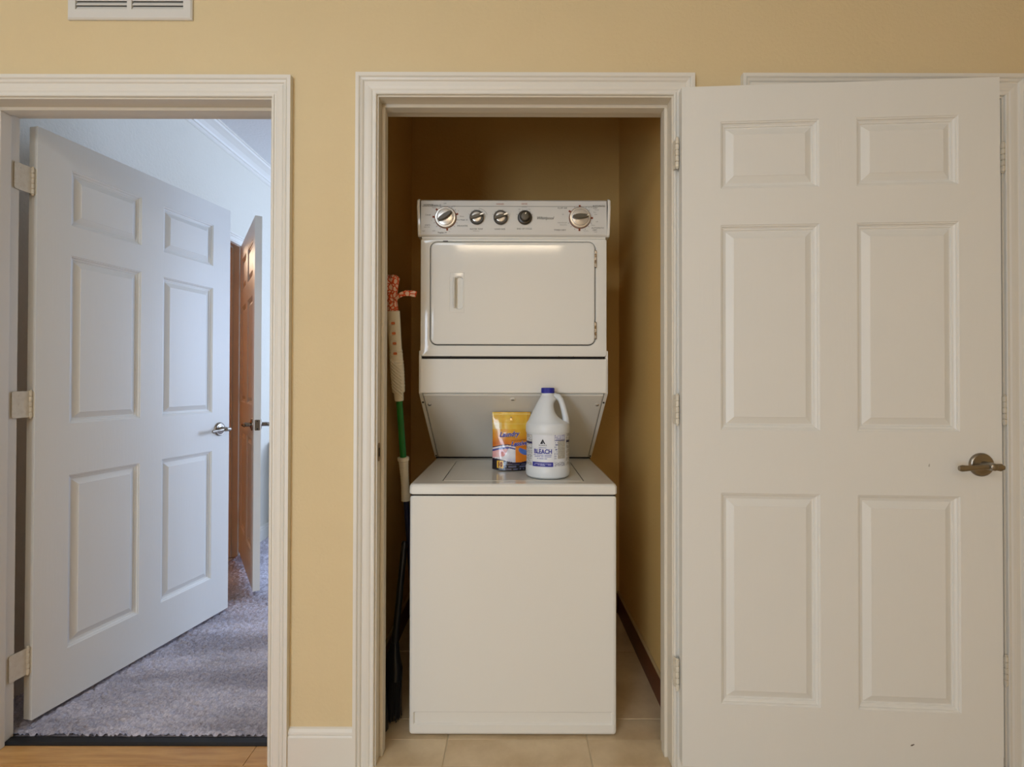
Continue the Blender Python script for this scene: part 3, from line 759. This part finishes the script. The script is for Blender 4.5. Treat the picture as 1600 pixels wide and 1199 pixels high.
# bleach jug
JX, JY = .128, .275
jg = empty('bleach_jug', (JX, JY, ZT)); tag(jg, 'white plastic bleach jug with blue screw cap on the washer lid', 'jug')
R0 = .0795
prof = [(.060, 0), (.070, .002), (.0775, .008), (R0, .020), (R0, .038), (R0-.0015, .041), (R0-.0028, .044), (R0-.0028, .158), (R0-.0012, .161), (R0, .166), (R0, .184), (R0-.002, .193),
        (R0-.009, .203), (.062, .222), (.052, .242), (.0425, .260), (.034, .276), (.0275, .287), (.0235, .293), (.0225, .300), (.0215, .303)]
def jug_shape(p, a):
    # the shoulder is pinched on its right where the handle stands clear
    z = p.z
    if z > .193:
        side = max(0, math.cos(a))**1.2
        k = math.sin(min(1, max(0, (z-.193)/.085))*PI)**.8 if z < .278 else 0
        r = math.hypot(p.x, p.y)
        dr = side*k*.034*min(1, r/.04)
        p.x -= dr*math.cos(a); p.y -= dr*math.sin(a)*.6
    return p
dense = []
for (r0, z0), (r1, z1) in zip(prof, prof[1:]):
    m_ = 3 if z0 > .19 else 1
    for k in range(m_): t = k/m_; dense.append((r0+(r1-r0)*t, z0+(z1-z0)*t))
dense.append(prof[-1])
bm = bmesh.new(); lathe(bm, dense, 48, fn=jug_shape); obj('jug_body', bm, M['jug'], jg, smooth=0.7)
bm = bmesh.new()
HP = [(.016, 0, .287), (.026, 0, .290), (.037, 0, .288), (.046, 0, .278), (.053, 0, .260), (.059, 0, .238), (.064, 0, .215), (.066, 0, .195), (.060, 0, .180)]
tube(bm, HP, [.012, .0118, .011, .010, .0098, .0102, .011, .013, .013], 14, flat=1.05, up=Vector((0, 1, 0)))
obj('jug_handle', bm, M['jug'], jg, smooth=0.9)
bm = bmesh.new()
capl = []
for r_, z_ in ((.0238, .3015), (.0242, .303), (.0242, .318), (.0225, .3205), (.018, .3205)):
    capl.append([((r_-(.0007 if (i % 2 and r_ > .024) else 0))*math.cos(2*PI*i/56), (r_-(.0007 if (i % 2 and r_ > .024) else 0))*math.sin(2*PI*i/56), z_) for i in range(56)])
loft(bm, capl); obj('cap', bm, M['cap'], jg)
RL = R0-.0020
def wrap(s, z, r=RL): # s = arc length to the right of the point facing -Y
    a = -PI/2+s/R0; return Vector((r*math.cos(a), r*math.sin(a), z))
D = math.radians
LZ0, LZ1 = .046, .156
def label_patch(name, a0, a1, fn, z0=LZ0, z1=LZ1, nu=60, nv=80, r=RL):
    vs = []; uv = []
    for j in range(nv+1):
        for i in range(nu+1):
            u, v_ = i/nu, j/nv; uv.append((u, v_)); vs.append(wrap(R0*D(a0+(a1-a0)*u), z0+(z1-z0)*v_, r))
    fs = [(j*(nu+1)+i, j*(nu+1)+i+1, (j+1)*(nu+1)+i+1, (j+1)*(nu+1)+i) for j in range(nv) for i in range(nu)]
    me = bpy.data.meshes.new('label'); me.from_pydata(vs, [], fs); me.update()
    me.polygons.foreach_set('use_smooth', [True]*len(fs))
    paint(me, lambda i: lin(fn(*uv[i])))
    return link(name, me, M['label'], jg)
WH = (228, 230, 234); BL = (46, 46, 150); GR = (150, 148, 140); rl = random.Random(5)
rowsn = [[rl.random() for _ in range(40)] for _ in range(60)]
def lines(u, v, n, ink, bg, dens=.75):
    r = int(v*n); f = v*n-r
    on = f > .35 and rowsn[r % 60][int(u*18) % 40] < dens
    return ink if on else bg
def front(u, v):
    if v < .145 and u < .96: return BL if not (.03 < v < .12 and .06 < u < .9 and int(v*60) % 2 and rowsn[int(v*60)][int(u*25)] < .5) else (150, 150, 210)
    if .22 < v < .44:
        r = (v-.22)/.055; k = int(r)
        wd_ = (.22, .40, .42, .30)[k % 4]
        if r-k > .5 and abs(u-.47) < wd_ and rowsn[k+9][int(u*26) % 40] < .85: return (140, 142, 190)
    return WH
def info(u, v):
    if v > .86: return lines(u, v, 20, (130, 130, 180), WH)
    if .82 < v < .845: return (90, 90, 150)
    if v < .17: return lines(u, v, 26, (150, 150, 160), WH, .8) if .02 < v < .14 else WH
    if v < .24: return WH
    if u < .27: return lines(u, v, 14, (140, 145, 175), WH, .45)
    return lines(u, v, 24, (168, 164, 152), (190, 187, 176), .7)
def strip(u, v):
    if .70 < v < .77: return (40, 40, 90)
    return lines(u, v, 24, (150, 148, 142), WH, .75)
label_patch('front_label', -47, 13, front); label_patch('side_label', 14, 47, info)
label_patch('side_label', 53, 84, strip, z1=LZ1+.006); label_patch('side_label', -84, -49, strip)
def wrapped_text(body, size, s0, z0, m, sx=1.0, **k):
    me = text_mesh(body, size, res=3, **k)
    for v_ in me.vertices: v_.co = wrap(s0+v_.co.x*sx, z0+v_.co.y, RL+.0011)
    return link('lettering', me, m, jg)
SC_ = R0*D(-17)
wrapped_text('BLEACH', .0215, SC_, .0985, M['blue_ink'], .86, offset=.0006)
wrapped_text('GERMICIDAL', .0055, SC_, .1120, M['blue_ink'], .9)
wrapped_text('ALLIANCE', .0065, SC_, .1205, M['black_ink'], 1.0)
bm = bmesh.new()
for tri in ([(-.0095, 0), (-.0035, 0), (.0012, .0095), (0, .017)], [(-.0005, .0), (-.004, .0), (.0, .006), (.003, .0065)], [(.0095, 0), (.0048, .0), (.0008, .0085), (0, .017), (.0005, .017)]):
    bm.faces.new([bm.verts.new(wrap(SC_+a, .1255+b, RL+.0011)) for a, b in tri])
obj('triangle_emblem', bm, M['black_ink'], jg)
wrapped_text('CAUTION: KEEP OUT OF REACH', .0042, R0*D(-18), .0560, M['white_ink'], 1.0)
wrapped_text('1 GALLON', .0042, R0*D(-18), .0505, M['white_ink'], 1.0)
# detergent pouch
PX, PY = -.004, .402
pc = empty('detergent_pouch', (PX, PY, ZT)); pc.rotation_euler = (0, 0, math.radians(3)); tag(pc, 'orange and yellow laundry detergent pouch beside the white jug', 'pouch')
PW, PH = .0745, .219
Y_, O_, DO = (232, 178, 52), (222, 132, 36), (206, 96, 30)
def pouch_col(u, v):
    n1 = noise.noise(Vector((u*3, v*4, 1.3))); n2 = noise.noise(Vector((u*7, v*8, 4.3)))
    c = mixc(Y_, O_, (.80-v)*2.6+.5*n1) if v > .36 else O_
    c = mixc(c, DO, max(0, .45-abs(v-.45)*4)*(1-u)*1.6+.2*n2)
    if v > .70: c = mixc(Y_, (238, 200, 80), .5+n2)
    if u < .24 and .70 < v < .82: c = mixc(c, (228, 205, 150), .7)
    if u > .9: c = mixc(c, (200, 120, 40), .4)
    wv = .385+.045*math.sin((u-.02)*4.2)-.06*max(0, u-.4)
    if v < wv:
        if u < .62: c = (232, 222, 228) if v > wv-.035 else mixc((80, 96, 176), (60, 50, 110), (wv-v-.03)*14)
        if u < .60 and v < wv-.07: c = mixc((226, 140, 140), (238, 196, 196), .5+n2) if u+1.2*(.33-v) < .46 and v > .20+.1*u else (236, 232, 236)
        if u+(.3-v)*.8 > .36 and v < wv-.06 and u < .68-.5*max(0, v-.2): c = mixc((240, 240, 244), (196, 196, 216), .4+n2*1.2)
        if u >= .60: c = mixc((226, 130, 30), (232, 156, 60), .5+n1)
        if (u-.9)**2/.055+(v-.335)**2/.007 < 1+.5*n2: c = mixc((96, 134, 206), (70, 104, 190), .5+n2)
    if abs(v-wv) < .008 and u < .62: c = (34, 30, 74)
    if .42 < v < .455+0*u and u > .75: c = mixc(c, (236, 160, 140), .6)
    bw = .165+.03*math.sin(1.6-u*5.2)-.02*u
    if v < bw: c = (30, 26, 60) if v > bw-.03 else (22, 20, 30)
    if .115 < u < .285 and .03 < v < .155: c = (240, 186, 44)
    if u > .32 and v < bw-.035:
        r = int(v*60); c = (96, 100, 128) if (r % 2 and rowsn[r][int(u*24) % 40] < .7) else c
    if .955 < v < .972 or .79 < v < .797: c = mixc(c, (250, 226, 150), .6)
    return c
nu, nv = 96, 140; vs = []; uvs = []
def pf(u, v, s):
    x = (u*2-1)*PW*(1-.02*math.sin(v*PI)); z = v*PH
    if v > .0: z = v*PH
    bulge = (.020*(1-u*u*0)*max(0, math.sin(u*PI))**.6)*(math.cos(v*PI/2)**.8 if v < 1 else 0)+.003*math.sin(u*PI)
    cr = .0022*noise.noise(Vector((u*5, v*7, s*3)))*math.sin(u*PI)
    zz = z - (.006*(math.sin(u*PI)) if v < .02 else .006*math.sin(u*PI)*max(0, 1-v*12)) + .006
    return (x, s*(bulge+.0006)+cr*s, max(zz, 0.0))
for s in (-1, 1):
    for j in range(nv+1):
        for i in range(nu+1): u, v = i/nu, j/nv; vs.append(pf(u, v, s)); uvs.append((u if s < 0 else 1-u, v))
N1 = (nu+1)*(nv+1); fs = []
for s in (0, 1):
    for j in range(nv):
        for i in range(nu):
            a = s*N1+j*(nu+1)+i; q_ = (a, a+1, a+nu+2, a+nu+1); fs.append(q_ if s == 0 else q_[::-1])
for i in range(nu): fs.append((i+1, i, N1+i, N1+i+1)); t = nv*(nu+1)+i; fs.append((t, t+1, N1+t+1, N1+t))
for j in range(nv): a = j*(nu+1); fs.append((a, a+nu+1, N1+a+nu+1, N1+a)); a += nu; fs.append((a+nu+1, a, N1+a, N1+a+nu+1))
me = bpy.data.meshes.new('pouch'); me.from_pydata(vs, [], fs); me.update(); me.polygons.foreach_set('use_smooth', [True]*len(fs))
paint(me, lambda i: lin(pouch_col(*uvs[i])))
link('pouch_body', me, M['pouch'], pc)
def pouch_text(body, size, u0, v0, m, rot=0, sx=1, off=-.0009, **k):
    me = text_mesh(body, size, res=3, **k)
    c, s = math.cos(rot), math.sin(rot)
    for v_ in me.vertices:
        a, b = v_.co.x*sx, v_.co.y; x = (u0*2-1)*PW+a*c-b*s; z = v0*PH+a*s+b*c
        u = (x/PW+1)/2; p = pf(min(.99, max(.01, u)), z/PH, -1); v_.co = (x, p[1]+off, z+.003)
    return link('lettering', me, m, pc)
pouch_text('Laundry', .0240, .43, .625, M['white_ink'], rot=.06, sx=.95, shear=.35, offset=.0013, off=-.0007)
pouch_text('Laundry', .0240, .43, .625, M['blue_ink'], rot=.06, sx=.95, shear=.35, offset=.0007, off=-.0012)
pouch_text('DETERGENT PACS', .0060, .43, .580, M['black_ink'], sx=1)
pouch_text('SACHETS DE DETERGENT', .0050, .68, .520, M['black_ink'], rot=.07)
pouch_text('Lessive', .0235, .69, .462, M['white_ink'], rot=.07, sx=.95, shear=.35, offset=.0013, off=-.0007)
pouch_text('Lessive', .0235, .69, .462, M['blue_ink'], rot=.07, sx=.95, shear=.35, offset=.0007, off=-.0012)
pouch_text('10', .0240, .20, .098, M['brown_ink'], sx=.75, offset=.0012)
pouch_text('PACS', .0045, .20, .05, M['black_ink'])
bm = bmesh.new()
bm.faces.new([bm.verts.new((-.002+a, pf(.5, .915, -1)[1]-.0008, .912*PH+b)) for a, b in ((-.011, 0), (.011, 0), (.004, .004), (0, .0065), (-.004, .004))])
obj('hang_hole', bm, M['scuff'], pc)

# ------------------------------------------------------------------ mop, brooms
def aligned(name, base, top):
    e = empty(name, base); d = (Vector(top)-Vector(base)).normalized()
    e.rotation_mode = 'QUATERNION'; e.rotation_quaternion = d.to_track_quat('Z', 'X')
    return e, (Vector(top)-Vector(base)).length
mp_, ML = aligned('mop', (-.368, .45, .006), (-.4290, .247, 1.437))
tag(mp_, 'upside-down mop with orange patterned head, white sleeve and green pole', 'mop')
bm = bmesh.new(); lathe(bm, [(.009, 0), (.0105, .004), (.0105, ML-.66), (.0105, ML-.65)], 16); obj('lower_pole', bm, M['navy'], mp_, smooth=.6)
gp = []
z0g = ML-.705; 
for k in range(46):
    t = k/45; r_ = .0150+.0035*(2*abs(t-.45))**2+(.0009 if k % 3 == 0 else 0)
    if t > .93: r_ = .0215
    gp.append((r_, z0g+t*.165))
bm = bmesh.new(); lathe(bm, [(.011, z0g)]+gp+[(.012, z0g+.167)], 20)
for v_ in bm.verts: pass
obj('grip', bm, M['mop_white'], mp_, smooth=.5)
bm = bmesh.new(); lathe(bm, [(.0118, ML-.55), (.0118, ML-.30)], 18); obj('green_pole', bm, M['mop_green'], mp_, smooth=.6, label='green painted pole section')
sp_ = []
for k in range(60):
    t = k/59.0
    if t < .10: r_ = .0165+.010*t
    elif t < .14: r_ = .0235
    elif t < .58: r_ = .0255+.0010*math.sin(t*160)-.0022*abs(t-.34)*4
    elif t < .66: r_ = .0225
    else: r_ = .0225+.0018*(t-.66)*3
    sp_.append((r_, ML-.325+t*.325))
bm = bmesh.new(); lathe(bm, [(.0125, ML-.326)]+sp_+[(.020, ML+.001)], 24); sv = obj('sleeve', bm, M['mop_white'], mp_, smooth=.5)
# find the direction facing the camera in the mop's own frame
q_ = mp_.rotation_quaternion.inverted(); fc = q_ @ Vector((.22, -1, 0)); fa = math.atan2(fc.y, fc.x)
def on_sleeve(da, z, r): a = fa+da; return Vector((r*math.cos(a), r*math.sin(a), z))
for k in range(4):
    zc = ML-.040-k*.036
    bm = bmesh.new(); loft(bm, [[on_sleeve(-.25+a/.024, zc+b, r_) for a, b in rrect(-.011, .011, -.009, .009, .003, 2)] for r_ in (.0235, .0262)]); s1 = obj('slot_rim', bm, M['mop_white'], sv)
    bm = bmesh.new(); loft(bm, [[on_sleeve(-.10+a/.024, zc-.002+b, r_) for a, b in rrect(-.006, .006, -.0045, .0045, .003, 2)] for r_ in (.0255, .0268)]); obj('slot', bm, M['orange'], sv)
for k in range(9):
    zc = ML-.185-k*.0125
    bm = bmesh.new(); tube(bm, [on_sleeve(-1.0+.22*j, zc+.014-.0055*j, .0268 if 0 < j < 7 else .024) for j in range(8)], .0030, 6); obj('rib', bm, M['mop_white'], sv, smooth=.8)
# fabric head: strips folded back into a bundle
fh = []
for k in range(20):
    t = k/19.0; fh.append((.0175+.012*t-.006*math.sin(t*PI*1.0)+.0, ML-.004+t*.118))
fh += [(.022, ML+.121), (.010, ML+.123)]
def crumple(p, a):
    k = 1+.10*math.sin(a*6+p.z*18)+.12*noise.noise(Vector((math.cos(a)*1.5, math.sin(a)*1.5, p.z*30)))
    return Vector((p.x*k, p.y*k, p.z+.006*math.sin(a*5)*(1 if p.z > ML+.10 else 0)))
bm = bmesh.new(); lathe(bm, fh, 48, fn=crumple); obj('mop_head', bm, M['fabric'], mp_, smooth=1.2)
def ribbon(pts, wd_, th, up):
    bm = bmesh.new(); lp = []
    for i, p in enumerate(pts):
        p = Vector(p); u = Vector(up)
        lp.append([p+u*wd_/2, p+u*wd_/2+Vector((th, -th, 0)), p-u*wd_/2+Vector((th, -th, 0)), p-u*wd_/2])
    loft(bm, lp); return bm
iv = q_.to_matrix().to_4x4()
P0 = [Vector(v) for v in ((-.428, .235, 1.455), (-.416, .222, 1.478), (-.398, .218, 1.491), (-.380, .222, 1.498), (-.362, .230, 1.499), (-.346, .236, 1.496))]
bm = ribbon([iv @ (p-Vector((-.368, .45, .006))) for p in P0], .020, .0018, iv @ Vector((0.25, 0, 1)))
obj('loose_strip', bm, M['fabric'], mp_)
# black broom leaning behind the washer corner
bb, BL_ = aligned('broom', (-.434, .205, .005), (-.402, .335, .58))
tag(bb, 'black broom with soft bristles on the tile, left of the washer', 'broom')
bm = bmesh.new(); lathe(bm, [(.012, .24), (.0135, .26), (.0115, .30), (.0115, BL_), (.008, BL_+.008)], 16); obj('handle', bm, M['black'], bb, smooth=.6)
bm = bmesh.new()
loft(bm, [[(p[0], p[1], z_) for p in rrect(-w_, w_, -d_, d_, min(w_, d_)*.6, 3)] for z_, w_, d_ in ((.13, .024, .036), (.17, .0235, .034), (.205, .018, .022), (.25, .013, .013))])
obj('socket', bm, M['black'], bb, smooth=.6)
rb = random.Random(9); bm = bmesh.new()
for k in range(230):
    u_ = rb.uniform(-1, 1); v_ = rb.uniform(-1, 1)
    a = Vector((u_*.020, v_*.032, .135)); b = Vector((u_*.026+rb.uniform(-.003, .003), v_*.042+rb.uniform(-.003, .003), rb.uniform(.004, .014)))
    d_ = .0011
    loft(bm, [[c+Vector((d_, 0, 0)), c+Vector((-d_*.5, d_, 0)), c+Vector((-d_*.5, -d_, 0))] for c in (a, (a+b)/2+Vector((rb.uniform(-.001, .001), 0, 0)), b)])
br = obj('bristles', bm, M['bristle'], bb); br['kind'] = 'stuff'
# navy-handled brush half behind the door trim
b2, L2 = aligned('floor_brush', (-.447, .165, .003), (-.470, .170, .86))
tag(b2, 'navy pole with black socket standing in the closet corner behind the left jamb', 'brush')
bm = bmesh.new(); lathe(bm, [(.0095, .46), (.0095, L2), (.006, L2+.006)], 16); obj('handle', bm, M['navy'], b2, smooth=.6)
bm = bmesh.new(); lathe(bm, [(.019, .17), (.020, .20), (.017, .26), (.013, .30), (.0125, .47), (.010, .475)], 18); obj('socket', bm, M['black'], b2, smooth=.5)
bm = bmesh.new()
loft(bm, [[(p[0], p[1], z_) for p in rrect(-w_, w_, -.012, .012, .006, 3)] for z_, w_ in ((.0, .026), (.05, .026), (.12, .023), (.18, .014))])
obj('brush_head', bm, M['black'], b2, smooth=.6)

# ------------------------------------------------------------------ behind the inner door
ch = empty('nightstand', (BLX+.24, 2.55, 0.019)); tag(ch, 'dark wooden cabinet edge against the bedroom wall beyond the inner door', 'cabinet')
obj('cabinet_body', bx(-.215, .22, -.22, .22, .08, .68, bev=.003), M['dark_wood'], ch)
obj('cabinet_top', bx(-.22, .235, -.235, .235, .6805, .705, bev=.003), M['dark_wood'], ch)
for k in range(2):
    dr = obj('drawer', bx(.2205, .234, -.20, .20, .11+k*.28, .37+k*.28, bev=.003), M['dark_wood'], ch)
    bm = bmesh.new(); bmesh.ops.create_uvsphere(bm, u_segments=12, v_segments=8, radius=.013); obj('knob', bm, M['nickel'], dr, smooth=1, loc=(.247, 0, .24+k*.28))
for sx in (-.19, .19):
    for sy in (-.19, .19): obj('leg', bx(sx-.02, sx+.02, sy-.02, sy+.02, 0, .08), M['dark_wood'], ch)
vn = empty('vanity', (-2.65, 2.44, 0)); tag(vn, 'dark bathroom vanity glimpsed through the gap beside the inner door', 'vanity')
obj('cabinet_body', bx(-.70, .66, -.25, .30, .001, .80, bev=.004), M['dark_wood'], vn)
obj('countertop', bx(-.72, .67, -.27, .305, .8005, .84, bev=.006), M['white'], vn)
bl = empty('bathroom_light', (-2.45, 2.75, 2.1)); tag(bl, 'glowing warm bathroom wall light seen beside the inner door', 'lamp')
obj('back_plate', bx(-.30, .30, -.02, -.0005, -.05, .05, bev=.004), M['brass'], bl)
for k in range(3):
    bm = bmesh.new(); lathe(bm, [(.03, -.09), (.055, -.08), (.06, -.02), (.045, .05), (.02, .06)], 20); obj('glass_shade', bm, M['bath_lamp'], bl, smooth=.8, loc=(-.2+k*.2, -.10, 0))
    bm = bmesh.new(); tube(bm, [(0, 0, 0), (0, -.05, .02), (0, -.085, .062)], .008, 8, up=Vector((1, 0, 0))); obj('lamp_arm', bm, M['brass'], bl, smooth=.8, loc=(-.2+k*.2, -.01, 0))
# hall ceiling fixture, seen mirrored in the dryer door
cl = empty('ceiling_light', (-.05, -3.45, HC)); tag(cl, 'long white ceiling light fixture over the hall', 'lamp')
obj('fixture_body', bx(-.62, .62, -.16, .16, -.035, -.0005, bev=.004), M['white'], cl)
obj('diffuser', bx(-.57, .57, -.145, .145, -.085, -.0352, bev=.01), M['lamp'], cl)
